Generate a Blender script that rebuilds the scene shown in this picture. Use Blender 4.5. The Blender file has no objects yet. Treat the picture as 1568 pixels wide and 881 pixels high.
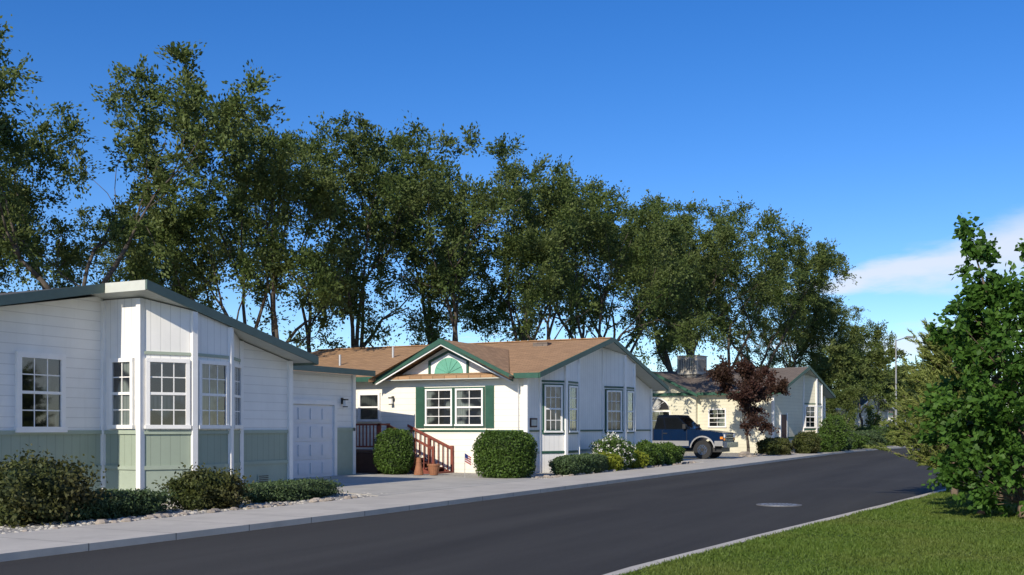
import bpy, math, random
import numpy as np
from mathutils import Vector
random.seed(4)
SC=bpy.context.scene
COL=SC.collection
SC.view_settings.view_transform='Standard'
SC.view_settings.look='None'
SC.view_settings.exposure=0
CAM=(-15.65,-16.3)
def C(X,Y):   # plan metres (right of / ahead of photographer) -> street frame
    return (CAM[0]+.4472*X+.8944*Y, CAM[1]-.8944*X+.4472*Y)
# ---------------------------------------------------------------- materials
def newmat(name):
    m=bpy.data.materials.new(name); m.use_nodes=True
    nt=m.node_tree; b=nt.nodes['Principled BSDF']
    return m,nt,b
def N(nt,t,**k):
    n=nt.nodes.new(t)
    for a,v in k.items(): setattr(n,a,v)
    return n
def math_(nt,op,a,b=None,c=None):
    n=nt.nodes.new('ShaderNodeMath'); n.operation=op
    for i,v in enumerate((a,b,c)):
        if v is None: continue
        if isinstance(v,(int,float)): n.inputs[i].default_value=v
        else: nt.links.new(v,n.inputs[i])
    return n.outputs[0]
def mixc(nt,f,a,b):
    n=nt.nodes.new('ShaderNodeMix'); n.data_type='RGBA'
    if isinstance(f,(int,float)): n.inputs[0].default_value=f
    else: nt.links.new(f,n.inputs[0])
    for i,v in ((6,a),(7,b)):
        if isinstance(v,tuple): n.inputs[i].default_value=(*v[:3],1)
        else: nt.links.new(v,n.inputs[i])
    return n.outputs[2]
def noise(nt,scale,detail=4,vec=None,rough=.6):
    n=nt.nodes.new('ShaderNodeTexNoise'); n.inputs['Scale'].default_value=scale; n.inputs['Detail'].default_value=detail
    n.inputs['Roughness'].default_value=rough
    if vec is not None: nt.links.new(vec,n.inputs['Vector'])
    return n.outputs[0]
def ramp(nt,f,a,b):
    n=nt.nodes.new('ShaderNodeMapRange'); n.inputs[1].default_value=a; n.inputs[2].default_value=b
    nt.links.new(f,n.inputs[0]); return n.outputs[0]
def bump(nt,b,h,strength=.4,dist=.02):
    n=nt.nodes.new('ShaderNodeBump'); n.inputs['Strength'].default_value=strength; n.inputs['Distance'].default_value=dist
    nt.links.new(h,n.inputs['Height']); nt.links.new(n.outputs[0],b.inputs['Normal'])
def mul(c,k): return tuple(min(1,x*k) for x in c)
def simple(name,col,rough=.6,var=.12,scale=3,bmp=0,bscale=60,metal=0):
    m,nt,b=newmat(name)
    oc=N(nt,'ShaderNodeTexCoord').outputs['Object']
    f=ramp(nt,noise(nt,scale,5,oc),.3,.7)
    nt.links.new(mixc(nt,f,mul(col,1-var),mul(col,1+var)),b.inputs['Base Color'])
    b.inputs['Roughness'].default_value=rough; b.inputs['Metallic'].default_value=metal
    if bmp: bump(nt,b,noise(nt,bscale,3,oc),bmp,.02)
    return m
def siding(name,col,mode='v',pitch=.2):
    m,nt,b=newmat(name)
    uv=N(nt,'ShaderNodeTexCoord').outputs['UV']
    sp=N(nt,'ShaderNodeSeparateXYZ'); nt.links.new(uv,sp.inputs[0])
    src=sp.outputs[0] if mode=='v' else sp.outputs[1]
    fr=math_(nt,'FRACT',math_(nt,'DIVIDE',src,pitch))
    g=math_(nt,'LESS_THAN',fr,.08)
    oc=N(nt,'ShaderNodeTexCoord').outputs['Object']
    f=ramp(nt,noise(nt,1.3,6,oc),.3,.7)
    c=mixc(nt,f,mul(col,.92),mul(col,1.03))
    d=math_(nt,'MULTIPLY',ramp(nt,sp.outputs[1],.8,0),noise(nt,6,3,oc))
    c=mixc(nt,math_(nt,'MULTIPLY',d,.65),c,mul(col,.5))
    mp=N(nt,'ShaderNodeMapping'); nt.links.new(uv,mp.inputs[0]); mp.inputs['Scale'].default_value=(7,.35,1)
    st=ramp(nt,noise(nt,1,4,mp.outputs[0]),.55,.8)
    c=mixc(nt,math_(nt,'MULTIPLY',st,.14),c,mul(col,.5))
    nt.links.new(mixc(nt,math_(nt,'MULTIPLY',g,.35),c,mul(col,.45)),b.inputs['Base Color'])  # groove dirt, plus shadow lines at the laps put into the colour
    h=math_(nt,'SUBTRACT',1,g) if mode=='v' else math_(nt,'SUBTRACT',1,fr)
    bump(nt,b,h,.5,.01)
    b.inputs['Roughness'].default_value=.62
    return m
def shingle(name,col):
    m,nt,b=newmat(name)
    uv=N(nt,'ShaderNodeTexCoord').outputs['UV']
    br=N(nt,'ShaderNodeTexBrick'); nt.links.new(uv,br.inputs['Vector'])
    br.inputs['Scale'].default_value=1; br.inputs['Brick Width'].default_value=.32; br.inputs['Row Height'].default_value=.14
    br.inputs['Mortar Size'].default_value=.012; br.inputs['Color1'].default_value=(*mul(col,1.15),1); br.inputs['Color2'].default_value=(*mul(col,.78),1)
    br.inputs['Mortar'].default_value=(*mul(col,.5),1)
    oc=N(nt,'ShaderNodeTexCoord').outputs['Object']
    f=ramp(nt,noise(nt,.8,6,oc),.3,.7)
    nt.links.new(mixc(nt,math_(nt,'MULTIPLY',f,.35),br.outputs[0],mul(col,.7)),b.inputs['Base Color'])
    b.inputs['Roughness'].default_value=.9
    bump(nt,b,br.outputs['Fac'],.5,-.01)
    return m
def leafmat(name,c1,c2,trans=.3,c3=None):
    m,nt,b=newmat(name)
    gi=N(nt,'ShaderNodeNewGeometry')
    oc=N(nt,'ShaderNodeTexCoord').outputs['Object']
    c=mixc(nt,gi.outputs['Random Per Island'],c1,c2)
    f=ramp(nt,noise(nt,.55,3,oc),.4,.65)
    c=mixc(nt,math_(nt,'MULTIPLY',f,.6),c,c3 if c3 else mul(c1,.7))
    nt.links.new(c,b.inputs['Base Color']); b.inputs['Roughness'].default_value=.55
    b.inputs['Specular IOR Level'].default_value=.25
    t=N(nt,'ShaderNodeBsdfTranslucent'); nt.links.new(c,t.inputs[0])
    mx=N(nt,'ShaderNodeMixShader'); mx.inputs[0].default_value=trans
    nt.links.new(b.outputs[0],mx.inputs[1]); nt.links.new(t.outputs[0],mx.inputs[2])
    nt.links.new(mx.outputs[0],nt.nodes['Material Output'].inputs[0])
    return m
def glassmat(name):
    m,nt,b=newmat(name)
    tr=N(nt,'ShaderNodeBsdfTransparent'); tr.inputs[0].default_value=(.62,.68,.68,1)
    gl=N(nt,'ShaderNodeBsdfGlossy'); gl.inputs['Roughness'].default_value=.03
    fr=N(nt,'ShaderNodeFresnel'); fr.inputs[0].default_value=1.5
    f=math_(nt,'ADD',math_(nt,'MULTIPLY',fr.outputs[0],1.2),.08)
    mx=N(nt,'ShaderNodeMixShader'); nt.links.new(f,mx.inputs[0]); nt.links.new(tr.outputs[0],mx.inputs[1]); nt.links.new(gl.outputs[0],mx.inputs[2])
    nt.links.new(mx.outputs[0],nt.nodes['Material Output'].inputs[0])
    return m
def interior(name,dark,light):
    m,nt,b=newmat(name)
    uv=N(nt,'ShaderNodeTexCoord').outputs['UV']
    sp=N(nt,'ShaderNodeSeparateXYZ'); nt.links.new(uv,sp.inputs[0])
    nx=noise(nt,1.1,2,uv)
    f=ramp(nt,nx,.50,.56)
    fold=math_(nt,'ADD',math_(nt,'MULTIPLY',math_(nt,'SINE',math_(nt,'MULTIPLY',sp.outputs[0],70)),.25),.75)
    lc=mixc(nt,fold,mul(light,.45),light)
    nt.links.new(mixc(nt,f,dark,lc),b.inputs['Base Color']); b.inputs['Roughness'].default_value=.9
    return m
def asphalt():
    m,nt,b=newmat('asphalt')
    oc=N(nt,'ShaderNodeTexCoord').outputs['Object']
    mp=N(nt,'ShaderNodeMapping'); nt.links.new(oc,mp.inputs[0]); mp.inputs['Scale'].default_value=(.07,1,1)
    f=ramp(nt,noise(nt,.8,7,mp.outputs[0]),.35,.65)
    g=ramp(nt,noise(nt,60,3,oc),.3,.75)
    c=mixc(nt,f,(.023,.022,.021),(.046,.045,.042))
    c=mixc(nt,math_(nt,'MULTIPLY',g,.4),c,(.10,.097,.09))
    s=ramp(nt,noise(nt,.3,6,oc),.58,.72)
    c=mixc(nt,math_(nt,'MULTIPLY',s,.4),c,(.07,.066,.06))
    nt.links.new(c,b.inputs['Base Color']); b.inputs['Roughness'].default_value=.85
    b.inputs['Specular IOR Level'].default_value=.25
    bump(nt,b,noise(nt,60,3,oc),.7,.012)
    return m
def concrete(name,col,jx=1.5,jy=10,ox=0,oy=0):
    m,nt,b=newmat(name)
    oc=N(nt,'ShaderNodeTexCoord').outputs['Object']
    sp=N(nt,'ShaderNodeSeparateXYZ'); nt.links.new(oc,sp.inputs[0])
    g1=math_(nt,'LESS_THAN',math_(nt,'FRACT',math_(nt,'DIVIDE',math_(nt,'ADD',sp.outputs[0],ox),jx)),.02/jx)
    g2=math_(nt,'LESS_THAN',math_(nt,'FRACT',math_(nt,'DIVIDE',math_(nt,'ADD',sp.outputs[1],oy),jy)),.02/jy)
    g=math_(nt,'MAXIMUM',g1,g2)
    f=ramp(nt,noise(nt,1.2,8,oc,.7),.3,.7)
    c=mixc(nt,f,mul(col,.80),mul(col,1.1))
    s=ramp(nt,noise(nt,.6,4,oc),.55,.7)
    c=mixc(nt,math_(nt,'MULTIPLY',s,.35),c,mul(col,.5))
    nt.links.new(mixc(nt,g,c,mul(col,.35)),b.inputs['Base Color']); b.inputs['Roughness'].default_value=.85
    bump(nt,b,noise(nt,60,3,oc),.2,.01)
    return m
def gravel():
    m,nt,b=newmat('gravel')
    oc=N(nt,'ShaderNodeTexCoord').outputs['Object']
    v=N(nt,'ShaderNodeTexVoronoi'); v.inputs['Scale'].default_value=22; nt.links.new(oc,v.inputs['Vector'])
    sp=N(nt,'ShaderNodeSeparateXYZ'); nt.links.new(v.outputs['Color'],sp.inputs[0])
    c=mixc(nt,sp.outputs[0],(.22,.205,.18),(.55,.53,.48))
    f=ramp(nt,noise(nt,.35,4,oc),.4,.65)
    c=mixc(nt,math_(nt,'MULTIPLY',f,.3),c,(.14,.12,.09))
    nt.links.new(c,b.inputs['Base Color']); b.inputs['Roughness'].default_value=.9
    bump(nt,b,v.outputs['Distance'],.8,-.03)
    return m
def lawnmat():
    m,nt,b=newmat('lawn')
    oc=N(nt,'ShaderNodeTexCoord').outputs['Object']
    f=ramp(nt,noise(nt,.7,6,oc),.3,.7); g=noise(nt,45,3,oc)
    c=mixc(nt,f,(.065,.12,.022),(.105,.16,.035)); c=mixc(nt,ramp(nt,g,.35,.7),mul((.06,.095,.016),.7),c)
    nt.links.new(c,b.inputs['Base Color']); b.inputs['Roughness'].default_value=.9
    bump(nt,b,g,.9,.04)
    return m
M={}
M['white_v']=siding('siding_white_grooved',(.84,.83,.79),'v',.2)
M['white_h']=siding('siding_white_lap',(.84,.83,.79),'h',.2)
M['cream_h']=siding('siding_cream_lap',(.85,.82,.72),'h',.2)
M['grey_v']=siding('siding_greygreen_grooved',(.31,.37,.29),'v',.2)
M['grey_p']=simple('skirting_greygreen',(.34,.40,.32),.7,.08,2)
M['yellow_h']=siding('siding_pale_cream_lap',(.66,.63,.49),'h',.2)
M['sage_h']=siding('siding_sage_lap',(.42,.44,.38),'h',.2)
M['trim_w']=simple('paint_white',(.84,.83,.80),.5,.04,4)
M['trim_g']=simple('paint_dark_green',(.02,.085,.055),.5,.15,4)
M['trim_gg']=simple('fascia_grey_green',(.10,.15,.125),.55,.1,4)
M['soffit']=simple('soffit_paint',(.52,.54,.48),.7,.06,4)
M['roof_tan']=shingle('shingles_tan',(.40,.24,.125))
M['roof_grey']=shingle('shingles_grey',(.10,.095,.09))
M['roof_brown']=shingle('shingles_brown',(.17,.14,.12))
M['glass']=glassmat('window_glass')
M['int']=interior('curtains',(.02,.02,.022),(.5,.5,.47))
M['int_d']=interior('dark_interior',(.015,.015,.018),(.16,.16,.15))
M['wood']=simple('redwood_stain',(.19,.045,.028),.7,.25,6,.2)
M['wood_d']=simple('porch_wood',(.08,.04,.03),.7,.25,6,.2)
M['asph']=asphalt()
M['side']=concrete('sidewalk_concrete',(.52,.49,.43),1.5,40,0,20)
M['drive']=concrete('driveway_concrete',(.47,.45,.40),3.0,3.0)
M['gravel']=gravel(); M['lawn']=lawnmat()
M['bark']=simple('bark',(.085,.07,.055),.95,.35,4,.6,18)
M['bark_l']=simple('bark_light',(.16,.12,.085),.95,.3,4,.6,18)
M['metal']=simple('galvanised',(.45,.45,.45),.4,.1,3,0,10,.7)
M['cooler']=simple('cooler_paint',(.42,.40,.35),.6,.1,3)
M['iron']=simple('cast_iron',(.16,.16,.16),.6,.2,20,.3)
M['green_fan']=simple('fan_green',(.12,.36,.26),.6,.08,3)
M['black']=simple('black_plastic',(.015,.015,.016),.5,.1)
M['door_w']=simple('garage_door_white',(.74,.75,.76),.5,.04,3)
M['stone']=simple('stones',(.3,.26,.22),.9,.4,2,.5)
M['terra']=simple('terracotta',(.28,.12,.06),.8,.2,8)
LEAF={}
LEAF['elm']=leafmat('elm_leaves',(.05,.09,.022),(.12,.17,.045),.42,(.15,.18,.06))
LEAF['elm2']=leafmat('elm_leaves_light',(.065,.11,.026),(.15,.20,.055),.42,(.17,.20,.07))
LEAF['maple']=leafmat('maple_leaves',(.04,.10,.016),(.10,.21,.032),.4,(.06,.14,.022))
LEAF['pine']=leafmat('pine_needles',(.15,.20,.045),(.28,.32,.09),.3,(.13,.17,.045))
LEAF['plum']=leafmat('plum_leaves',(.035,.016,.014),(.085,.04,.03),.25,(.05,.035,.02))
LEAF['box']=leafmat('shrub_leaves',(.045,.09,.015),(.10,.17,.03),.2)
LEAF['jun']=leafmat('juniper_leaves',(.05,.085,.035),(.09,.14,.055),.15)
LEAF['barb']=leafmat('barberry_leaves',(.045,.065,.018),(.085,.10,.025),.2,(.06,.042,.02))
LEAF['yel']=leafmat('golden_shrub_leaves',(.18,.22,.02),(.28,.32,.04),.25)
LEAF['flow']=leafmat('flower_petals',(.75,.75,.7),(.85,.85,.8),.2,(.8,.8,.78))
LEAF['grass']=leafmat('grass_blades',(.07,.125,.018),(.14,.21,.035),.35,(.15,.18,.04))
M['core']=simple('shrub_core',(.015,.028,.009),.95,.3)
# ---------------------------------------------------------------- mesh builder
class MB:
    def __init__(s): s.v=[];s.f=[];s.uv=[]
    def poly(s,pts,uv=None):
        i=len(s.v); s.v+= [tuple(p) for p in pts]; s.f.append(tuple(range(i,i+len(pts))))
        s.uv+= uv if uv else [(p[0]+p[1]*.7,p[2]) for p in pts]
    def hexa(s,b,t):
        s.poly([b[3],b[2],b[1],b[0]]); s.poly(t)
        for i in range(4):
            j=(i+1)%4; s.poly([b[i],b[j],t[j],t[i]])
    def box(s,x0,x1,y0,y1,z0,z1):
        b=[(x0,y0,z0),(x1,y0,z0),(x1,y1,z0),(x0,y1,z0)]
        s.hexa(b,[(p[0],p[1],z1) for p in b])
    def obox(s,P,e,n,s0,s1,d0,d1,z0,z1):
        def q(a,d,z): return (P[0]+e[0]*a+n[0]*d,P[1]+e[1]*a+n[1]*d,z)
        s.hexa([q(s0,d0,z0),q(s0,d1,z0),q(s1,d1,z0),q(s1,d0,z0)],[q(s0,d0,z1),q(s0,d1,z1),q(s1,d1,z1),q(s1,d0,z1)])
    def beam(s,p,q,w,h):   # hangs down h from line p-q
        dx,dy=q[0]-p[0],q[1]-p[1]; L=math.hypot(dx,dy) or 1; nx,ny=-dy/L*w/2,dx/L*w/2
        def r(a,k,z): return (a[0]+nx*k,a[1]+ny*k,a[2]+z)
        s.hexa([r(p,-1,-h),r(q,-1,-h),r(q,1,-h),r(p,1,-h)],[r(p,-1,0),r(q,-1,0),r(q,1,0),r(p,1,0)])
    def slab(s,pts,th,uvs=None):
        b=[(p[0],p[1],p[2]-th) for p in pts]
        s.poly(pts,uvs); s.poly(b[::-1])
        for i in range(len(pts)):
            j=(i+1)%len(pts); s.poly([b[i],b[j],pts[j],pts[i]])
    def tube(s,p0,p1,r0,r1,k=7):
        p0=Vector(p0);p1=Vector(p1);d=(p1-p0)
        if d.length<1e-6: return
        d.normalize(); a=d.orthogonal().normalized(); b=d.cross(a)
        i=len(s.v)
        for (p,r) in ((p0,r0),(p1,r1)):
            for j in range(k):
                t=2*math.pi*j/k; s.v.append(tuple(p+a*math.cos(t)*r+b*math.sin(t)*r))
        for j in range(k):
            j2=(j+1)%k; s.f.append((i+j,i+j2,i+k+j2,i+k+j)); s.uv+=[(0,0)]*4
        s.f.append(tuple(range(i+k,i+2*k))); s.uv+=[(0,0)]*k
        s.f.append(tuple(range(i+k-1,i-1,-1))); s.uv+=[(0,0)]*k
    def mesh(s,name):
        me=bpy.data.meshes.new(name); me.from_pydata(s.v,[],s.f)
        ul=me.uv_layers.new(name='UVMap'); ul.data.foreach_set('uv',np.array(s.uv,dtype=np.float32).ravel())
        me.update(); return me
def empty(name,loc=(0,0,0),rot=0,scale=(1,1,1)):
    o=bpy.data.objects.new(name,None); o.location=loc; o.rotation_euler=(0,0,rot); o.scale=scale; o.empty_display_size=.3
    COL.objects.link(o); return o
def mkobj(name,me,mat,parent=None,smooth=False,loc=None):
    if mat and not me.materials: me.materials.append(mat)
    if smooth: me.polygons.foreach_set('use_smooth',[True]*len(me.polygons))
    o=bpy.data.objects.new(name,me); COL.objects.link(o)
    if parent: o.parent=parent
    if loc: o.location=loc
    return o
class Multi:
    def __init__(s,name,loc=(0,0,0),rot=0,scale=(1,1,1)):
        s.root=empty(name,loc,rot,scale); s.p={}
    def __call__(s,part,mat):
        k=(part,mat)
        if k not in s.p: s.p[k]=MB()
        return s.p[k]
    def done(s):
        for (part,mat),mb in s.p.items():
            if mb.v: mkobj(part,mb.mesh(part),M[mat] if isinstance(mat,str) else mat,s.root)
def fr(P0,P1):
    dx,dy=P1[0]-P0[0],P1[1]-P0[1]; L=math.hypot(dx,dy); e=(dx/L,dy/L); return e,(e[1],-e[0]),L
def wall(H,P0,P1,z0,t0,t1,mat,part='walls',peak=None):
    e,n,L=fr(P0,P1)
    pts=[(P0[0],P0[1],z0),(P1[0],P1[1],z0),(P1[0],P1[1],t1)]; uv=[(0,z0),(L,z0),(L,t1)]
    if peak: 
        sx,sz=peak; pts.append((P0[0]+e[0]*sx,P0[1]+e[1]*sx,sz)); uv.append((sx,sz))
    pts.append((P0[0],P0[1],t0)); uv.append((0,t0))
    H(part,mat).poly(pts,uv)
def window(H,P0,P1,s0,w,z0,z1,trim='trim_w',cols=2,rows=2,inner='int',border=.08,casing=None):
    e,n,L=fr(P0,P1); s1=s0+w
    mb=H('window_backing',inner)
    def q(a,d,z): return (P0[0]+e[0]*a+n[0]*d,P0[1]+e[1]*a+n[1]*d,z)
    k=random.random()*30
    mb.poly([q(s0,.008,z0),q(s1,.008,z0),q(s1,.008,z1),q(s0,.008,z1)],[(k,k),(k+w,k),(k+w,k+z1-z0),(k,k+z1-z0)])
    H('window_glass','glass').poly([q(s0,.03,z0),q(s1,.03,z0),q(s1,.03,z1),q(s0,.03,z1)])
    f=H('window_frames',trim); b=border
    f.obox(P0,e,n,s0-b,s1+b,.002,.07,z1,z1+b); f.obox(P0,e,n,s0-b-.02,s1+b+.02,.002,.09,z0-b,z0)
    f.obox(P0,e,n,s0-b,s0,.002,.065,z0,z1); f.obox(P0,e,n,s1,s1+b,.002,.065,z0,z1)
    g=H('window_muntins','trim_w')
    zm=(z0+z1)/2
    g.obox(P0,e,n,s0,s1,.01,.055,zm-.028,zm+.028)
    for za,zb in ((z0,zm-.028),(zm+.028,z1)):
        for i in range(1,cols):
            x=s0+w*i/cols; g.obox(P0,e,n,x-.011,x+.011,.012,.034,za,zb)
        for i in range(1,rows):
            z=za+(zb-za)*i/rows; g.obox(P0,e,n,s0,s1,.012,.033,z-.011,z+.011)
    if casing:
        c=H('window_casing',casing); B=b+.05
        c.obox(P0,e,n,s0-B,s1+B,.003,.05,z1+b,z1+B); c.obox(P0,e,n,s0-B,s1+B,.003,.05,z0-B,z0-b)
        c.obox(P0,e,n,s0-B,s0-b,.003,.05,z0-b,z1+b); c.obox(P0,e,n,s1+b,s1+B,.003,.05,z0-b,z1+b)
def cboard(H,P,z0,z1,mat='trim_w',w=.13,rot=0,part='corner_boards'):
    c,s=math.cos(rot),math.sin(rot); H(part,mat).obox(P,(c,s),(-s,c),-w/2,w/2,-w/2,w/2,z0,z1)
def lantern(H,P,e,n,s,z):
    m=H('wall_lantern','black'); m.obox(P,e,n,s-.05,s+.05,.002,.03,z-.1,z+.1)
    m.obox(P,e,n,s-.08,s+.08,.06,.2,z+.02,z+.06); m.obox(P,e,n,s-.06,s+.06,.08,.19,z-.2,z-.17)
    m.obox(P,e,n,s-.02,s+.02,.03,.1,z-.02,z+.02)
    H('lantern_glass','trim_w').obox(P,e,n,s-.05,s+.05,.09,.18,z-.17,z+.02)
def vent(H,P0,P1,s,mat='grey_p'):
    e,n,L=fr(P0,P1); m=H('crawlspace_vents',mat); m.obox(P0,e,n,s,s+.4,.003,.02,.3,.5)
    for i in range(4): H('vent_slots','black').obox(P0,e,n,s+.03,s+.37,.0205,.024,.325+i*.042,.345+i*.042)
F=1.09; MID=1.1; FX=F*math.cos(math.radians(30)); FY=F*math.sin(math.radians(30)); BW=2*FX+MID
def bay(H,x0,y0,ztop,upper,lower,band,trim,wz0=1.66,wz1=2.95,casing=None,cols=2,rows=2,boards='trim_w'):
    P=[(x0,y0),(x0+FX,y0-FY),(x0+FX+MID,y0-FY),(x0+BW,y0)]
    for i in range(3):
        a,b=P[i],P[i+1]; e,n,L=fr(a,b)
        wall(H,a,b,0,.8,.8,lower[0]); wall(H,a,b,.8,1.55,1.55,lower[1]); wall(H,a,b,1.55,ztop(a[0]),ztop(b[0]),upper)
        bd=H('band_trim',band); bd.obox(a,e,n,.07,L-.07,.002,.035,1.47,1.53)
        bd.obox(a,e,n,.07,L-.07,.002,.03,.74,.82)
        bd.obox(a,e,n,.07,L-.07,.002,.03,wz1+.16,wz1+.22)
        mg=.23 if casing else .18
        window(H,a,b,mg,L-2*mg,wz0,wz1,trim,cols,rows,casing=casing,border=.06 if casing else .08)
    for i,p in enumerate(P): cboard(H,p,.05,ztop(p[0])-.02,boards,.12,math.radians((0,-15,15,0)[i]))
# ---------------------------------------------------------------- world, sun
w=bpy.data.worlds.new('World'); SC.world=w; w.use_nodes=True; nt=w.node_tree
EL=29; az=math.radians(181)
sky=N(nt,'ShaderNodeTexSky'); sky.sky_type='NISHITA'; sky.sun_disc=False
sky.sun_elevation=math.radians(EL); ts=Vector((math.cos(az)*math.cos(math.radians(EL)),math.sin(az)*math.cos(math.radians(EL)),math.sin(math.radians(EL))))
sky.sun_rotation=math.atan2(ts.x,ts.y)%(2*math.pi); sky.altitude=1300; sky.air_density=1.0; sky.dust_density=.4; sky.ozone_density=3.0
tc=N(nt,'ShaderNodeTexCoord').outputs['Generated']
def dot(v):
    n=N(nt,'ShaderNodeVectorMath',operation='DOT_PRODUCT'); nt.links.new(tc,n.inputs[0]); n.inputs[1].default_value=v; return n.outputs['Value']
fw=math_(nt,'MAXIMUM',dot((.8944,.4472,0)),.05)
A=math_(nt,'DIVIDE',dot((.4472,-.8944,0)),fw); E=math_(nt,'DIVIDE',dot((0,0,1)),fw)
mp=N(nt,'ShaderNodeMapping'); nt.links.new(tc,mp.inputs[0]); mp.inputs['Scale'].default_value=(1,1,4)
nz=noise(nt,4.5,6,mp.outputs[0],.62)
nd=math_(nt,'MULTIPLY',math_(nt,'SUBTRACT',nz,.5),.07)
E2=math_(nt,'ADD',E,nd)
def wisp(c0,k,a0,th,op):
    ctr=math_(nt,'ADD',math_(nt,'MULTIPLY',math_(nt,'SUBTRACT',A,a0),k),c0)
    t=math_(nt,'MAXIMUM',math_(nt,'MULTIPLY',math_(nt,'SUBTRACT',A,a0),th),.0005)
    v=math_(nt,'SUBTRACT',1,math_(nt,'DIVIDE',math_(nt,'ABSOLUTE',math_(nt,'SUBTRACT',E2,ctr)),t))
    n=N(nt,'ShaderNodeMapRange',interpolation_type='SMOOTHSTEP'); n.inputs[1].default_value=0; n.inputs[2].default_value=.9; nt.links.new(v,n.inputs[0])
    return math_(nt,'MULTIPLY',n.outputs[0],op)
cl=math_(nt,'MAXIMUM',wisp(.135,.17,.25,.19,.8),wisp(.078,.06,.24,.14,.7))
cl=math_(nt,'MULTIPLY',cl,ramp(nt,nz,.2,.5))
hs=N(nt,'ShaderNodeHueSaturation'); hs.inputs['Hue'].default_value=.512; hs.inputs['Saturation'].default_value=1.33; hs.inputs['Value'].default_value=1.04; nt.links.new(sky.outputs[0],hs.inputs['Color'])
mc=mixc(nt,cl,hs.outputs[0],(5.6,5.8,6.3))
bg=nt.nodes['Background']; nt.links.new(mc,bg.inputs[0]); bg.inputs[1].default_value=.15
sl=bpy.data.lights.new('sun','SUN'); sl.energy=5.0; sl.angle=math.radians(.5); sl.color=(1,.90,.74)
so=bpy.data.objects.new('sun',sl); so.rotation_euler=ts.to_track_quat('Z','Y').to_euler(); so.location=(0,0,50); COL.objects.link(so)
# ---------------------------------------------------------------- camera
cd=bpy.data.cameras.new('camera'); cam=bpy.data.objects.new('camera',cd); COL.objects.link(cam); SC.camera=cam
cam.location=(*CAM,1.6); cam.rotation_euler=(math.radians(90),0,math.radians(-63.435))
cd.lens=36.7; cd.sensor_width=36; cd.shift_y=.137; cd.clip_end=5000
# ---------------------------------------------------------------- ground
g=MB(); g.poly([(-2000,-2000,0),(3000,-2000,0),(3000,2000,0),(-2000,2000,0)])
mkobj('ground',g.mesh('ground'),simple('dry_ground',(.12,.12,.06),.95,.3,.05,.3,3))
LC=[(-80,-5.0),(-7,-5.3),(0,-5.5),(50,-5.5),(58,-5.8),(66,-6.5),(74,-7.4),(82,-8.6),(92,-10.6),(105,-14),(125,-21),(160,-36),(220,-66)]
RC=[(-80,-8.5),(-15,-11.9),(-5,-12.4),(-1.2,-12.8),(6.3,-13.7),(15.3,-14.7),(30,-15.5),(50,-15.8),(66,-16.4),(82,-18.4),(105,-24),(125,-31),(160,-46),(220,-76)]
def samp(L,a):
    for i in range(len(L)-1):
        if a<=L[i+1][0]:
            k=(a-L[i][0])/(L[i+1][0]-L[i][0]); return L[i][1]+(L[i+1][1]-L[i][1])*k
    return L[-1][1]
AS=sorted(set([p[0] for p in LC+RC]+list(range(-80,221,4))))
def strip(name,fa,fb,z,th,mat):
    m=MB()
    for i in range(len(AS)-1):
        a,b=AS[i],AS[i+1]
        m.poly([(a,fa(a),z),(b,fa(b),z),(b,fb(b),z),(a,fb(a),z)])
        if th:
            m.poly([(a,fa(a),z-th),(b,fa(b),z-th),(b,fa(b),z),(a,fa(a),z)])
            m.poly([(b,fb(b),z-th),(a,fb(a),z-th),(a,fb(a),z),(b,fb(b),z)])
    return mkobj(name,m.mesh(name),M[mat])
lc=lambda a:samp(LC,a); rc=lambda a:samp(RC,a)
strip('road',lambda a:rc(a)-.05,lambda a:lc(a)+.05,.004,0,'asph')
strip('sidewalk',lc,lambda a:lc(a)+2.1,.10,.1,'side')
strip('gravel_yard',lambda a:lc(a)+2.1,lambda a:lc(a)+60,.09,0,'gravel')
strip('kerb',lambda a:rc(a)-.16,rc,.10,.1,'side')
strip('lawn',lambda a:-120,lambda a:rc(a)-.16,.085,0,'lawn')
dm=MB()
dm.slab([(3.6,-3.4,.104),(12.3,-3.4,.104),(12.3,3.3,.104),(4.9,3.3,.104),(4.9,-.6,.104)],.02)
mkobj('driveway',dm.mesh('driveway'),M['drive'])
dm=MB(); dm.slab([(29,-3.4,.104),(37.5,-3.4,.104),(37.5,9,.104),(29,9,.104)],.02); mkobj('driveway',dm.mesh('driveway2'),M['drive'])
mh=Multi('manhole_cover',(6.05,-11.6,.006)); mh('ring','iron').tube((0,0,0),(0,0,.012),.46,.46,32); mh('lid','metal').tube((0,0,0),(0,0,.016),.36,.36,32)
for i in range(-3,4): mh('ribs','iron').box(-.28,.28,i*.08-.012,i*.08+.012,.016,.022)
mh.done()
# ---------------------------------------------------------------- house 1
H=Multi('house_with_bay_window')
zr=lambda x:4.5-.215*(x+.4)-.16
zl=lambda x:4.60+.215*x-.16
S='grey_p';G='grey_v'
def full(H,P0,P1,t0,t1,up,peak=None,low=('grey_p','grey_v'),band='grey_p'):
    e,n,L=fr(P0,P1)
    wall(H,P0,P1,0,.8,.8,low[0]); wall(H,P0,P1,.8,1.55,1.55,low[1]); wall(H,P0,P1,1.55,t0,t1,up,peak=peak)
    b=H('band_trim',band); b.obox(P0,e,n,.07,L-.07,.002,.035,1.47,1.55); b.obox(P0,e,n,.07,L-.07,.002,.03,.74,.82)
bay(H,0,0,zr,'white_v',(S,G),'grey_p','trim_w',cols=3)
full(H,(BW,0),(4.75,0),zr(BW),zr(4.75),'white_h')
full(H,(0,1.05),(0,0),zr(0),zr(0),'white_v')
window(H,(0,1.05),(0,0),.32,.5,1.66,2.95)
full(H,(-5,1.05),(0,1.05),zl(-5),zl(-.4),'white_h')
vent(H,(BW,0),(4.75,0),.6); vent(H,(-5,1.05),(0,1.05),3.9)
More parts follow.
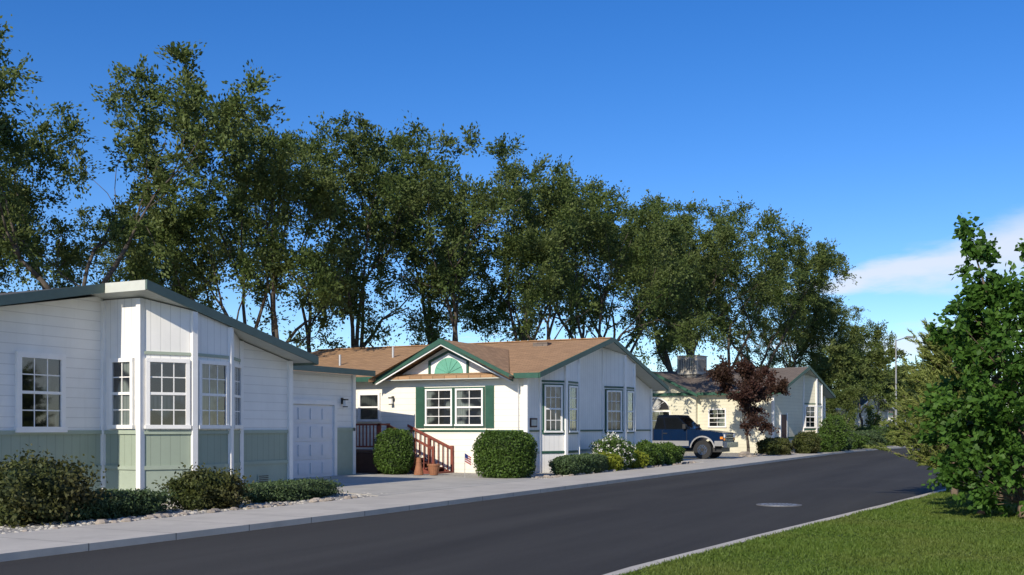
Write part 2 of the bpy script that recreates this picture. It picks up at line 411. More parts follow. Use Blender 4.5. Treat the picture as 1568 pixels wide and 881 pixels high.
for s,wd in ((1.5,.85),(3.0,.9)):
    window(H,(-5,1.05),(0,1.05),s,wd,1.62,2.95,cols=3,rows=2,border=.11)
full(H,(4.75,0),(4.75,13),zr(4.75),zr(4.75),'white_h'); full(H,(-5,13),(-5,1.05),zl(-5),zl(-5),'white_h')
wall(H,(4.75,13),(-5,13),0,zr(4.75),zl(-5),'white_h',peak=(4.75,zr(0)))
cboard(H,(4.75,0),.05,zr(4.75),'trim_w',.14)
cboard(H,(0,1.05),.05,zr(0)-.02,'trim_w',.14); cboard(H,(-5,1.05),.05,zl(-5),'trim_w',.14)
def rf(H,pts,mat,th=.1):
    a,b,c,d=[Vector(p) for p in pts]
    L=(b-a).length; W=(d-a).length
    H('roof',mat).slab(pts,th,[(0,0),(L,0),(L,W),(0,W)])
    H('soffit','soffit').slab([(p[0],p[1],p[2]-th-.003) for p in pts],.03)
Z=lambda x:4.5-.215*(x+.4)
rf(H,[(5.05,-.6,Z(5.05)),(5.05,13.4,Z(5.05)),(-.4,13.4,Z(-.4)),(-.4,-.6,Z(-.4))],'roof_grey')
ZL=lambda x:4.60+.215*x
rf(H,[(-.42,.55,ZL(-.42)),(-.42,13.4,ZL(-.42)),(-5.4,13.4,ZL(-5.4)),(-5.4,.55,ZL(-5.4))],'roof_grey')
f=H('fascia','trim_gg')
f.beam((-.44,-.62,4.53),(5.09,-.62,Z(5.09)+.02),.04,.19); f.beam((5.08,-.6,Z(5.08)+.015),(5.08,13.4,Z(5.08)+.015),.04,.2)
f.beam((-5.42,.53,ZL(-5.42)+.02),(-.455,.53,ZL(-.455)+.02),.04,.19)
H('sunlit_ridge_fascia','soffit').beam((-.43,-.6,4.525),(-.43,.50,4.525),.04,.2)  # paler than the other fascia: sunlight on this end put into its colour
# garage
gy=3.3
P0,P1=(4.75,gy),(12.1,gy); e,n,L=fr(P0,P1)
wall(H,P0,P1,0,3.3,3.3,'white_h'); wall(H,(12.1,gy),(12.1,11),0,3.3,3.3,'white_h')
gd=H('garage_door','door_w')
d0,d1=1.5,6.25
for r in range(4):
    z=.1+r*.55
    gd.obox(P0,e,n,d0,d1,-.05,.03,z,z+.535)
    for c in range(8):
        x=d0+.1+c*(d1-d0-.1)/8; gd.obox(P0,e,n,x,x+.46,.031,.06,z+.1,z+.44)
t=H('garage_trim','trim_w'); t.obox(P0,e,n,d0-.14,d0,.002,.09,.1,2.45); t.obox(P0,e,n,d1,d1+.14,.002,.09,.1,2.45); t.obox(P0,e,n,d0,d1,.002,.1,2.31,2.45)
H('walls','grey_p').obox(P0,e,n,d1+.15,L+.03,.004,.045,0,1.5); H('band_trim','grey_p').obox(P0,e,n,d1+.15,L+.04,.002,.07,1.5,1.6)
cboard(H,(12.1,gy),.05,3.3,'trim_w',.14); lantern(H,P0,e,n,d1+.5,2.45)
rf(H,[(12.5,gy-.55,3.42),(12.5,9,4.1),(4.8,9,4.1),(4.8,gy-.55,3.42)][::-1],'roof_grey'); rf(H,[(12.5,9.02,4.1),(12.5,14,3.42),(4.8,14,3.42),(4.8,9.02,4.1)][::-1],'roof_grey')
H('fascia','trim_gg').beam((4.8,gy-.57,3.44),(12.52,gy-.57,3.44),.04,.18)
H('gutter','trim_gg').beam((5.13,-.55,3.30),(5.13,13.3,3.30),.1,.1)
H('roof_vent','metal').tube((8.5,6,3.6),(8.5,6,4.2),.06,.06,10)
H.done()
# ---------------------------------------------------------------- house 2
H=Multi('house_with_tan_roof',(15,-1.5,0))
ZE,ZP,PA=3.35,4.97,6.15
sl2=(ZP-ZE)/(PA+.4)
Z2=lambda x:ZE+sl2*(x+.4) if x<PA else ZP-sl2*(x-PA)
zw=lambda x:Z2(x)-.15
WD=2*PA
def seg2(x0,x1):
    wall(H,(x0,0),(x1,0),0,1.55,1.55,'white_v')
    pk=(PA-x0,zw(PA)) if x0<PA<x1 else None
    wall(H,(x0,0),(x1,0),1.55,zw(x0),zw(x1),'white_v',peak=pk)
    e,n,L=fr((x0,0),(x1,0)); b=H('band_trim','trim_g'); b.obox((x0,0),e,n,.07,L-.07,.002,.04,1.47,1.53); H('band_trim','grey_p').obox((x0,0),e,n,.07,L-.07,.002,.03,.74,.82)
b1,b2=1.0,6.7
seg2(0,b1); seg2(b1+BW,b2); seg2(b2+BW,WD)
for b0 in (b1,b2):
    bay(H,b0,0,zw,'white_v',('white_v','white_v'),'trim_g','trim_w',1.50,2.98,casing='trim_g',cols=3,rows=2)
wall(H,(0,12.5),(0,0),0,zw(0),zw(0),'cream_h'); wall(H,(WD,0),(WD,12.5),0,zw(WD),zw(WD),'white_h'); wall(H,(WD,12.5),(0,12.5),0,zw(WD),zw(0),'white_h',peak=(PA,zw(PA)))
for p in ((0,0),(WD,0),(0,12.5)): cboard(H,p,.05,zw(0),'trim_w',.14)
vent(H,(b1+BW,0),(b2,0),1.1,'trim_w')
L0,L1=(0,7.0),(0,0)
e,n,L=fr(L0,L1)
b=H('band_trim','trim_g'); b.obox(L0,e,n,1.9,6.93,.002,.04,1.47,1.53)
for s0 in (3.24,4.42): window(H,L0,L1,s0,.94,1.72,2.86,'trim_w',2,2,border=.06,casing='trim_g')
sh=H('shutters','trim_g'); 
for s0 in (2.80,5.50):
    sh.obox(L0,e,n,s0,s0+.32,.003,.05,1.6,3.0)
    for k in range(16): sh.obox(L0,e,n,s0+.04,s0+.28,.05,.062,1.68+k*.08,1.72+k*.08)
window(H,L0,L1,.5,.75,1.9,2.75,'trim_w',1,1,inner='int_d'); lantern(H,L0,e,n,1.85,2.6)
H('door','trim_g').obox(L0,e,n,-1.2,-.3,.003,.05,.85,2.9)
gc,hw,gz=2.9,2.55,4.55
gs=(gz-3.32)/hw
H('walls','cream_h').poly([(-.02,gc+hw-.1,3.15),(-.02,gc-hw+.1,3.15),(-.02,gc,gz-.16)],[(0,3.15),(5,3.15),(2.5,4.4)])
xv=lambda z:(z-ZE)/sl2-.4
for sg in (1,-1):
    y1=gc+sg*(hw+.15); z1=gz-gs*(hw+.15)
    pts=[(-.55,gc,gz),(-.55,y1,z1),(xv(z1)-.05,y1,z1),(xv(gz),gc,gz)]
    if sg>0: pts=pts[::-1]
    H('cross_gable_roof','roof_tan').slab([(p[0],p[1],p[2]+.01) for p in pts],.1,[(p[0],abs(p[1]-gc)*1.05) for p in pts])
    H('fascia','trim_g').beam((-.58,gc,gz+.035),(-.58,y1,z1+.035),.05,.19)
    H('gable_trim','trim_w').beam((-.55,gc,gz-.155),(-.55,y1-sg*.1,z1-.125),.03,.05)
# half-round panel in a green-trimmed gable window
cy,cz=gc,3.42; R=.56
H('gable_window_panel','trim_w').poly([(-.03,cy+.7,cz),(-.03,cy-.7,cz),(-.03,cy-.7,cz+.38),(-.03,cy,cz+.72),(-.03,cy+.7,cz+.38)])
fan=H('fan_ornament','green_fan')
pts=[(-.045,cy+R*math.cos(t),cz+.02+R*math.sin(t)*.95) for t in [math.pi*i/14 for i in range(15)]]
fan.poly(pts)
for i in range(1,7):
    t=math.pi*i/7; H('fan_ribs','green_fan').beam((-.06,cy,cz+.035),(-.06,cy+R*.97*math.cos(t),cz+.02+R*.92*math.sin(t)),.012,.012)
fb=H('fan_frame','trim_g'); fb.box(-.08,-.03,cy-.78,cy+.78,cz-.07,cz); fb.box(-.08,-.03,cy-.78,cy-.70,cz+.001,cz+.40); fb.box(-.08,-.03,cy+.70,cy+.78,cz+.001,cz+.40)
for sg in (1,-1): fb.beam((-.055,cy,cz+.80),(-.055,cy+sg*.78,cz+.46),.05,.08)
rf(H,[(-.4,-.65,ZE),(-.4,13,ZE),(PA,13,ZP),(PA,-.65,ZP)][::-1],'roof_tan'); rf(H,[(WD+.4,13,ZE),(WD+.4,-.65,ZE),(PA+.002,-.65,ZP),(PA+.002,13,ZP)][::-1],'roof_tan')
f=H('fascia','trim_g'); f.beam((-.42,-.67,ZE+.02),(PA,-.67,ZP+.03),.05,.17); f.beam((PA,-.67,ZP+.03),(WD+.42,-.67,ZE+.02),.05,.17)
f.beam((-.43,-.65,ZE+.02),(-.43,gc-hw-.1,ZE+.02),.05,.17); f.beam((-.43,gc+hw+.1,ZE+.02),(-.43,13,ZE+.02),.05,.17); f.beam((WD+.43,-.65,ZE+.02),(WD+.43,13,ZE+.02),.05,.17)
H('roof_vent','roof_brown').box(4.9,5.3,1.5,2.1,ZE+sl2*5.5-.15,ZE+sl2*5.5+.1)
H('vent_pipe','metal').tube((3.6,7.5,4.2),(3.6,7.5,4.75),.05,.05,8); H('vent_pipe','metal').tube((2.2,9,3.9),(2.2,9,4.4),.05,.05,8)
H('ridge_cap','roof_tan').beam((PA,-.6,ZP+.03),(PA,13,ZP+.03),.25,.03)
H('house_sign','wood_d').obox((0,0),(1,0),(0,-1),.25,.75,.01,.04,1.62,1.92); H('sign_face','soffit').obox((0,0),(1,0),(0,-1),.3,.7,.04,.045,1.67,1.87)
H('downspout','trim_w').beam((-.09,.25,3.2),(-.09,.26,3.2),.07,3.1)
H.done()
# porch
H=Multi('porch_deck',(13.2,-1.5,0))
w_=H('deck','wood_d')
for i in range(12): w_.box(.02+i*.145,.155+i*.145,4.5,7.6,.8,.84)
w_.box(0,1.75,4.5,4.54,.1,.79); w_.box(0,.04,4.54,7.6,.1,.79)
for y in (4.5,5.5,6.5,7.55): H('posts','wood').box(0,.09,y,y+.09,.1,1.75)
H('posts','wood').box(.5,.59,4.48,4.57,.1,1.75)
H('rails','wood').box(.0,.1,4.5,7.6,1.68,1.74); H('rails','wood').box(.02,.08,4.5,7.6,.95,1.0); H('rails','wood').box(0,.55,4.46,4.58,1.68,1.74)
for i in range(22): H('balusters','wood').box(.03,.06,4.62+i*.14,4.655+i*.14,1.0,1.68)
for r in range(5):
    y=4.45-r*.36; H('steps','wood').box(.55,1.72,y-.34,y,.69-r*.15,.73-r*.15); H('steps','wood').box(.57,1.7,y-.02,y,.55-r*.15,.69-r*.15)
for x in (.5,1.72):
    H('stair_rail','wood').beam((x,4.5,1.72),(x,2.75,.95),.06,.08); H('stair_stringer','wood').beam((x,4.5,.72),(x,2.65,.08),.05,.2)
    H('posts','wood').box(x-.04,x+.04,2.7,2.79,.08,1.0); H('posts','wood').box(x-.04,x+.04,3.6,3.69,.3,1.33)
    for k in range(9): H('balusters','wood').beam((x,4.35-k*.18,1.62-k*.08),(x,4.38-k*.18,1.62-k*.08),.03,.8)
H.done()
# ---------------------------------------------------------------- generic gable home
def home(name,loc,rot,W,D,ze,zp,up,low,trim,roof,wins,bayx=None,leftg=None,sidewins=()):
    H=Multi(name,(*loc,0),math.radians(rot)); s=(zp-ze)/(W/2+.4)
    z=lambda x:ze+s*(min(x,W-x)+.4)-.15
    xs=[0,W]
    if bayx is not None: xs=[0,bayx,bayx+BW,W]
    for i in range(0,len(xs),2):
        a,b=xs[i],xs[i+1]; pk=(W/2-a,z(W/2)) if a<W/2<b else None
        wall(H,(a,0),(b,0),0,1.0,1.0,low); wall(H,(a,0),(b,0),1.0,z(a),z(b),up,peak=pk)
        e,n,L=fr((a,0),(b,0)); H('band_trim',trim).obox((a,0),e,n,.07,L-.07,.002,.03,.95,1.05)
    if bayx is not None: bay(H,bayx,0,z,up,(low,up),trim,'trim_w')
    wall(H,(0,D),(0,0),0,z(0),z(0),up); wall(H,(W,0),(W,D),0,z(0),z(0),up); wall(H,(W,D),(0,D),0,z(0),z(0),up,peak=(W/2,z(W/2)))
    for p in ((0,0),(W,0)): cboard(H,p,.05,z(0),'trim_w',.14)
    for (x,w,z0,z1) in wins: window(H,(0,0),(W,0),x,w,z0,z1,'trim_w',2,2)
    for (y,w,z0,z1) in sidewins: window(H,(0,D),(0,0),D-y-w,w,z0,z1,'trim_w',2,2)
    rf(H,[(-.4,-.6,ze),(-.4,D+.4,ze),(W/2,D+.4,zp),(W/2,-.6,zp)][::-1],roof); rf(H,[(W+.4,D+.4,ze),(W+.4,-.6,ze),(W/2+.002,-.6,zp),(W/2+.002,D+.4,zp)][::-1],roof)
    f=H('fascia',trim); f.beam((-.42,-.62,ze+.02),(W/2,-.62,zp+.03),.05,.18); f.beam((W/2,-.62,zp+.03),(W+.42,-.62,ze+.02),.05,.18)
    f.beam((-.43,-.6,ze+.02),(-.43,D+.4,ze+.02),.05,.18); f.beam((W+.43,-.6,ze+.02),(W+.43,D+.4,ze+.02),.05,.18)
    if leftg:
        gc,hw,gz=leftg; gs=(gz-ze)/hw
        H('walls',up).poly([(-.3,gc+hw-.1,.1),(-.3,gc-hw+.1,.1),(-.3,gc-hw+.1,ze-.1),(-.3,gc,gz-.15),(-.3,gc+hw-.1,ze-.1)],[(0,.1),(5,.1),(5,ze),(2.5,gz),(0,ze)])
        H('walls',up).poly([(-.3,gc-hw+.1,.1),(0,gc-hw+.1,.1),(0,gc-hw+.1,ze),(-.3,gc-hw+.1,ze)])
        for sg in (1,-1):
            y1=gc+sg*(hw+.25); z1=gz-gs*(hw+.25)
            pts=[(-.8,gc,gz),(-.8,y1,z1),((z1-ze)/s-.4,y1,z1),((gz-ze)/s-.4,gc,gz)]
            if sg>0: pts=pts[::-1]
            H('cross_gable_roof',roof).slab([(p[0],p[1],p[2]+.01) for p in pts],.1)
            H('fascia',trim).beam((-.83,gc,gz+.03),(-.83,y1,z1+.03),.05,.18)
        m=H('arched_window_frame','trim_w')
        A0,A1=(-.3,gc+hw),(-.3,gc-hw)
        window(H,A0,A1,hw-1.05,2.1,1.5,2.6,'trim_w',3,1)
        pts=[(-.35,gc+1.05*math.cos(t),2.75+.75*math.sin(t)) for t in [math.pi*i/14 for i in range(15)]]
        H('arched_glass','int').poly(pts,[(p[1],p[2]) for p in pts])
        for i in range(14):
            p,q=pts[i],pts[i+1]; m.beam((-.36,p[1],p[2]+.05),(-.36,q[1],q[2]+.05),.05,.09)
        for t in (.8,1.57,2.34): m.beam((-.365,gc,2.78),(-.365,gc+1.0*math.cos(t),2.75+.7*math.sin(t)),.03,.03)
    return H
C3=C(15.5,62)
H=home('house_with_arched_window',C3,-7,10,11,3.75,5.45,'yellow_h','yellow_h','trim_g','roof_brown',[],bayx=5.6,leftg=(7.6,2.9,5.15),sidewins=((3.0,1.0,1.7,2.7),))
H('entry_door','wood_d').box(1.3,2.3,-.05,-.01,.3,2.4); H('entry_trim','trim_w').box(1.15,1.29,-.06,-.003,.3,2.5); H('entry_trim','trim_w').box(2.31,2.45,-.06,-.003,.3,2.5)
H.done()
H=Multi('rooftop_cooler',(*C(11.9,69),4.85),math.radians(-10))
H('housing','cooler').box(-.72,.72,-.72,.72,.25,1.45); H('base','iron').box(-.6,.6,-.6,.6,-.6,.25)
for i in range(7):
    H('louvres','iron').box(-.75,-.722,-.55+i*.17,-.49+i*.17,.45,1.25); H('louvres','iron').box(-.55+i*.17,-.49+i*.17,-.75,-.722,.45,1.25)
H('lid','cooler').box(-.78,.78,-.78,.78,1.45,1.5); H.done()
H=home('grey_bungalow',C(31.5,96),-14,8,11,3.4,4.9,'sage_h','sage_h','trim_w','roof_grey',[(1,.9,1.4,2.6),(5.5,1.2,1.4,2.6)],sidewins=((1.5,1.2,1.4,2.6),(5,1.2,1.4,2.6))); H.done()
H=home('white_bungalow',C(49,131),-20,9,11,3.4,5.0,'white_h','white_h','trim_g','roof_brown',[(1,1.2,1.3,2.6),(5.5,1.2,1.3,2.6)],sidewins=((1.5,1.2,1.4,2.6),(5,1.2,1.4,2.6))); H.done()
# ---------------------------------------------------------------- pickup
def paint(name,c,r,sp=.5,me=0,coat=0):
    m,nt_,b_=newmat(name); oc=N(nt_,'ShaderNodeTexCoord').outputs['Object']
    nt_.links.new(mixc(nt_,ramp(nt_,noise(nt_,2.5,4,oc),.3,.7),mul(c,.88),mul(c,1.12)),b_.inputs['Base Color'])
    b_.inputs['Roughness'].default_value=r; b_.inputs['Specular IOR Level'].default_value=sp; b_.inputs['Metallic'].default_value=me; b_.inputs['Coat Weight'].default_value=coat
    return m
M['blue']=paint('truck_navy',(.002,.013,.045),.2,.4)
M['silver']=paint('truck_silver',(.26,.26,.26),.4)
M['chrome']=paint('chrome',(.6,.6,.6),.18,.5,1)
M['cglass']=paint('car_glass',(.006,.007,.008),.04,.4)
M['blackp']=paint('truck_black_paint',(.004,.007,.014),.2,.35)
M['amber']=simple('amber_lens',(.7,.25,.03),.3,.05); M['tyre']=simple('rubber',(.02,.02,.02),.85,.2)
T=Multi('pickup_truck',(34.15,-2.1,.1),math.radians(-90),(1.08,1.06,1.12))
def arc(cx,r,a0,a1,k=10): return [(cx+r*math.cos(math.radians(a0+(a1-a0)*i/k)),.42+r*math.sin(math.radians(a0+(a1-a0)*i/k))) for i in range(k+1)]
def extr(mb,pr,y0,y1):
    n=len(pr); A_=[(p[0],y0,p[1]) for p in pr]; B_=[(p[0],y1,p[1]) for p in pr]
    mb.poly(A_); mb.poly(B_[::-1])
    for i in range(n):
        j=(i+1)%n; mb.poly([A_[j],A_[i],B_[i],B_[j]])
body=[(-4.75,.55),(-4.08,.55)]+arc(-3.55,.52,165,15)+[(-2.98,.48),(-.58,.48)]+arc(0,.52,165,15)+[(.56,.55),(.93,.58),(.96,.95),(.9,1.13),(.3,1.21),(-.62,1.27),(-2.25,1.27),(-4.75,1.27)]
extr(T('body','blue'),body,-.97,.97)
for sg in (1,-1):
    y=sg*.972
    for (x0,x1) in ((-2.95,-.62),(-4.73,-4.1),(.55,.92)):
        T('lower_panel','silver').box(x0,x1,min(y,y+sg*.012),max(y,y+sg*.012),.56,.78)
    for cx in (-3.55,0):
        a_=arc(cx,.52,172,8,12); b2_=arc(cx,.58,172,8,12)
        for i in range(12):
            T('wheel_arch_trim','silver').poly([(a_[i][0],y+sg*.02,a_[i][1]),(a_[i+1][0],y+sg*.02,a_[i+1][1]),(b2_[i+1][0],y+sg*.012,b2_[i+1][1]),(b2_[i][0],y+sg*.012,b2_[i][1])])
    T('door_seams','black').box(-.72,-.705,min(y,y+sg*.003),max(y,y+sg*.003),.5,1.25); T('door_seams','black').box(-1.86,-1.845,min(y,y+sg*.003),max(y,y+sg*.003),.5,1.25)
    T('door_seams','black').box(-2.3,-2.27,min(y,y+sg*.003),max(y,y+sg*.003),.5,1.27)
    T('handle','black').box(-1.8,-1.62,min(y,y+sg*.03),max(y,y+sg*.03),1.08,1.12)
    T('mirror','black').box(-.85,-.72,min(sg*.98,sg*1.18),max(sg*.98,sg*1.18),1.3,1.5)
def cabring(xr,xf,y,z): return [(xr,-y,z),(xf,-y,z),(xf,y,z),(xr,y,z)]
bt=cabring(-2.25,-.55,.93,1.27); tp=cabring(-2.1,-1.15,.89,1.84)
T('cab','blackp').hexa(bt,tp)
T('cab_roof','blackp').hexa(cabring(-2.12,-1.12,.90,1.842),cabring(-2.06,-1.19,.80,1.9))
def lerp(a,b,t): return tuple(a[i]+(b[i]-a[i])*t for i in range(3))
def cabpanel(i,j,u0,u1,v0,v1,off,mb):
    def q(u,v):
        lo_=lerp(bt[i],bt[j],u); hi=lerp(tp[i],tp[j],u); return Vector(lerp(lo_,hi,v))
    nn=(q(1,0)-q(0,0)).cross(q(0,1)-q(0,0)).normalized()*off
    mb.poly([tuple(q(u,v)+nn) for u,v in ((u0,v0),(u1,v0),(u1,v1),(u0,v1))])
for (i,j) in ((0,1),(2,3)):
    lo0,lo1=(.04,.28) if i==0 else (.72,.96)
    cabpanel(i,j,.34 if i==0 else .07,.93 if i==0 else .66,.08,.88,.008,T('side_glass','cglass')); cabpanel(i,j,lo0,lo1,.1,.88,.008,T('side_glass','cglass'))
cabpanel(1,2,.05,.95,.06,.93,.008,T('windscreen','cglass')); cabpanel(3,0,.08,.92,.1,.88,.008,T('rear_glass','cglass'))
T('bed_interior','black').box(-4.65,-2.4,-.85,.85,1.272,1.276)
T('bed_rails','black').box(-4.75,-2.3,-.97,-.88,1.272,1.31); T('bed_rails','black').box(-4.75,-2.3,.88,.97,1.272,1.31)
T('bumper','chrome').box(.94,1.12,-.97,.97,.5,.72); T('rear_bumper','chrome').box(-4.95,-4.76,-.95,.95,.5,.7)
T('grille','black').box(.955,.975,-.62,.62,.78,1.06)
for i in range(3): T('grille_bars','chrome').box(.976,.99,-.62,.62,.80+i*.11,.825+i*.11)
for sg in (1,-1):
    T('headlight','trim_w').box(.955,.985,min(sg*.64,sg*.92),max(sg*.64,sg*.92),.92,1.06); T('indicator','amber').box(.955,.985,min(sg*.64,sg*.92),max(sg*.64,sg*.92),.8,.9)
    T('marker','amber').box(.8,.93,min(sg*.972,sg*.985),max(sg*.972,sg*.985),.86,.96)
    for cx in (-3.55,0):
        y=sg*.86
        T('tyres','tyre').tube((cx,y-.13,.4),(cx,y+.13,.4),.40,.40,28)
        T('rims','chrome').tube((cx,y+sg*.10,.4),(cx,y+sg*.142,.4),.25,.22,20); T('hubs','black').tube((cx,y+sg*.14,.4),(cx,y+sg*.155,.4),.09,.07,12)
        for k in range(6):
            t=k*math.pi/3; T('rim_holes','black').tube((cx+.15*math.cos(t),y+sg*.14,.4+.15*math.sin(t)),(cx+.15*math.cos(t),y+sg*.1455,.4+.15*math.sin(t)),.035,.035,8)
T('underbody','black').box(-4.6,.8,-.7,.7,.3,.5)
T.done()
# ---------------------------------------------------------------- foliage
def leafmesh(name,c,l,w,mat,rng,axis=None):
    n=len(c)
    a=rng.normal(size=(n,3)) if axis is None else axis+rng.normal(size=(n,3))*.35
    a/=np.linalg.norm(a,axis=1)[:,None]
    b=rng.normal(size=(n,3)); 
    b-=a*(a*b).sum(1)[:,None]; b/=np.linalg.norm(b,axis=1)[:,None]
    s=rng.uniform(.65,1.25,n)[:,None]
    v=np.empty((n,4,3)); v[:,0]=c-a*l*s/2; v[:,1]=c+b*w*s/2; v[:,2]=c+a*l*s/2; v[:,3]=c-b*w*s/2
    me=bpy.data.meshes.new(name); me.vertices.add(n*4); me.vertices.foreach_set('co',v.ravel().astype(np.float32))
    me.loops.add(n*4); me.loops.foreach_set('vertex_index',np.arange(n*4,dtype=np.int32))
    me.polygons.add(n); me.polygons.foreach_set('loop_start',np.arange(0,n*4,4,dtype=np.int32)); me.polygons.foreach_set('loop_total',np.full(n,4,dtype=np.int32))
    me.update(calc_edges=True); me.materials.append(mat); return me
def nrm(v): return v/np.linalg.norm(v)
def tree(seed,Ht,Wd,leaders,trunkL,maxd,nleaf,ll,lw,mat,bark,spread=(22,44),up=.35,r0=.28,lean=.12,twig=(.5,1.2),tw=7,droop=.25,rise=.0,basecut=0,skip=0):
    rng=np.random.default_rng(seed); segs=[];tips=[]
    def grow(p,d,L,r,dep):
        k=4 if dep<3 else 3
        for i in range(k):
            d=nrm(d+rng.normal(0,.13,3)+np.array([0,0,up*.25]))
            q=p+d*L/k; r2=r*.88
            segs.append((p,q,r,r2)); p=q; r=r2
            if dep>=2 and rng.random()<.55: tips.append((q,nrm(d+rng.normal(0,.8,3))))
            if dep>=1 and i==1 and rng.random()<.6 and dep<maxd:
                s=nrm(d+rng.normal(0,.7,3)); grow(q,s,L*.6,r*.5,min(maxd,dep+2))
        if dep>=maxd: tips.append((p,d)); return
        for i in range(2 if rng.random()<.6 else 3):
            ang=math.radians(rng.uniform(*spread)); a=nrm(np.cross(d,rng.normal(size=3)))
            grow(p,nrm(d*math.cos(ang)+a*math.sin(ang)),L*rng.uniform(.68,.88),r*.72,dep+1)
    for i in range(leaders):
        t=2*math.pi*i/leaders+rng.uniform(0,1.2); s=lean*(1 if leaders>1 else .3)
        grow(np.array([math.cos(t)*r0*.6*(leaders>1),math.sin(t)*r0*.6*(leaders>1),0]),nrm(np.array([math.cos(t)*s*2,math.sin(t)*s*2,1])),trunkL,r0*rng.uniform(.8,1.1),0)
    P=np.array([t[0] for t in tips]); zm=P[:,2].max(); mx,my=P[:,0].mean(),P[:,1].mean(); mz=P[:,2].mean()
    rad=np.percentile(np.hypot(P[:,0]-mx,P[:,1]-my),92); sx=(Wd/2)/rad; sz=(Ht-.4)/zm
    def f(p): return np.array([(p[0]-mx*p[2]/mz*.85)*sx,(p[1]-my*p[2]/mz*.85)*sx,p[2]*sz])
    mb=MB()
    for p,q,a,b in segs:
        if a>.012: mb.tube(f(p),f(q),a,b,6 if a>.05 else 4)
    nt_=len(tips)*tw; per=max(3,int(nleaf/nt_)); cs=[];ax=[]
    for p,d in tips:
        p=f(p)
        if p[2]<basecut: continue
        if rng.random()<skip: continue
        dens=rng.uniform(.25,1.7)
        for k in range(tw):
            td=nrm(d*.5+rng.normal(size=3)*.8+np.array([0,0,rise])); tl=rng.uniform(*twig); m_=int(per*dens)+1
            t=rng.random(m_)[:,None]
            c=p+td*tl*t+np.array([0,0,-1])*droop*(t**2)*tl+rng.normal(0,.05+.05*tl,(m_,3)); cs.append(c); ax.append(np.repeat(td[None],m_,0))
    c=np.concatenate(cs); A_=np.concatenate(ax)
    wood=mb.mesh('trunk_and_limbs'); wood.materials.append(bark)
    wood.polygons.foreach_set('use_smooth',[True]*len(wood.polygons))
    lm=leafmesh('leaves',c,ll,lw,mat,rng,A_)
    return wood,lm
def place(name,tr,X,Y,rot,sc=1,sz=None):
    x,y=C(X,Y)
    r=empty(name,(x,y,.05),rot,(sc,sc,sz or sc)); mkobj('trunk',tr[0],None,r); mkobj('leaves',tr[1],None,r)
E=[tree(11,16,12.5,3,2.9,4,60000,.165,.09,LEAF['elm'],M['bark'],basecut=4.8,skip=.12,tw=8),
   tree(22,16,12.5,2,3.2,4,60000,.165,.09,LEAF['elm2'],M['bark'],basecut=5.0,skip=.12,tw=8),
   tree(35,16,12.5,3,3.0,4,58000,.165,.09,LEAF['elm2'],M['bark'],basecut=4.8,skip=.12,tw=8),
   tree(47,16,12.5,2,2.7,4,58000,.165,.09,LEAF['elm'],M['bark'],basecut=4.4,skip=.12,tw=8)]
row=[(-20.6,38,3,12.6,.4),(-15.9,37.0,1,15.5,2.1),(-17.0,47,2,11.5,3),(-10.4,42.5,2,14.2,1.1),(-7.9,48,0,15.4,5.2),(-4.2,52.5,3,16.4,.3),
     (1.0,56.5,2,15.8,1.9),(4.8,61.5,0,16.2,4),(7.4,68,1,16.8,5.1),(11,75.5,3,18.2,.9),(15,80,0,18.6,2.2),(20.2,86,1,17.6,1.2),(24.6,93,3,15.4,5.6),(29.5,99,2,13.5,3.9),(34.2,106,0,12,1)]
for X,Y,k,h,r in row: place('elm_tree',E[k],X,Y,r,h/16)
sm=tree(61,8,6,1,2.0,4,20000,.2,.13,LEAF['elm2'],M['bark'],twig=(.4,.9),basecut=1.2,r0=.14)
for X,Y,h,r in ((27.2,84,8.2,1),(30.5,92,8.6,3),(36.8,104,7.6,5),(42,116,8.5,2),(46.5,125,7,.5),(52,140,9,4),(60,150,10,3),(24.5,78,4.6,2.6),(68,155,10,1.5),(-20,62,8.0,1)):
    place('street_tree',sm,X,Y,r,h/8)
thin=tree(73,10,3.4,1,2.6,4,5000,.16,.09,LEAF['elm2'],M['bark_l'],spread=(14,28),up=.8,r0=.1,twig=(.3,.8))
place('poplar_tree',thin,32.9,95,1,1.15); place('poplar_tree',thin,37.5,92,2.2,.98)
plum=tree(81,5.5,6.2,1,1.1,4,27000,.13,.09,LEAF['plum'],M['bark'],spread=(25,48),up=.25,r0=.11,twig=(.25,.65),basecut=1.2,droop=.05)
place('plum_tree',plum,12.9,57,1.0,1)
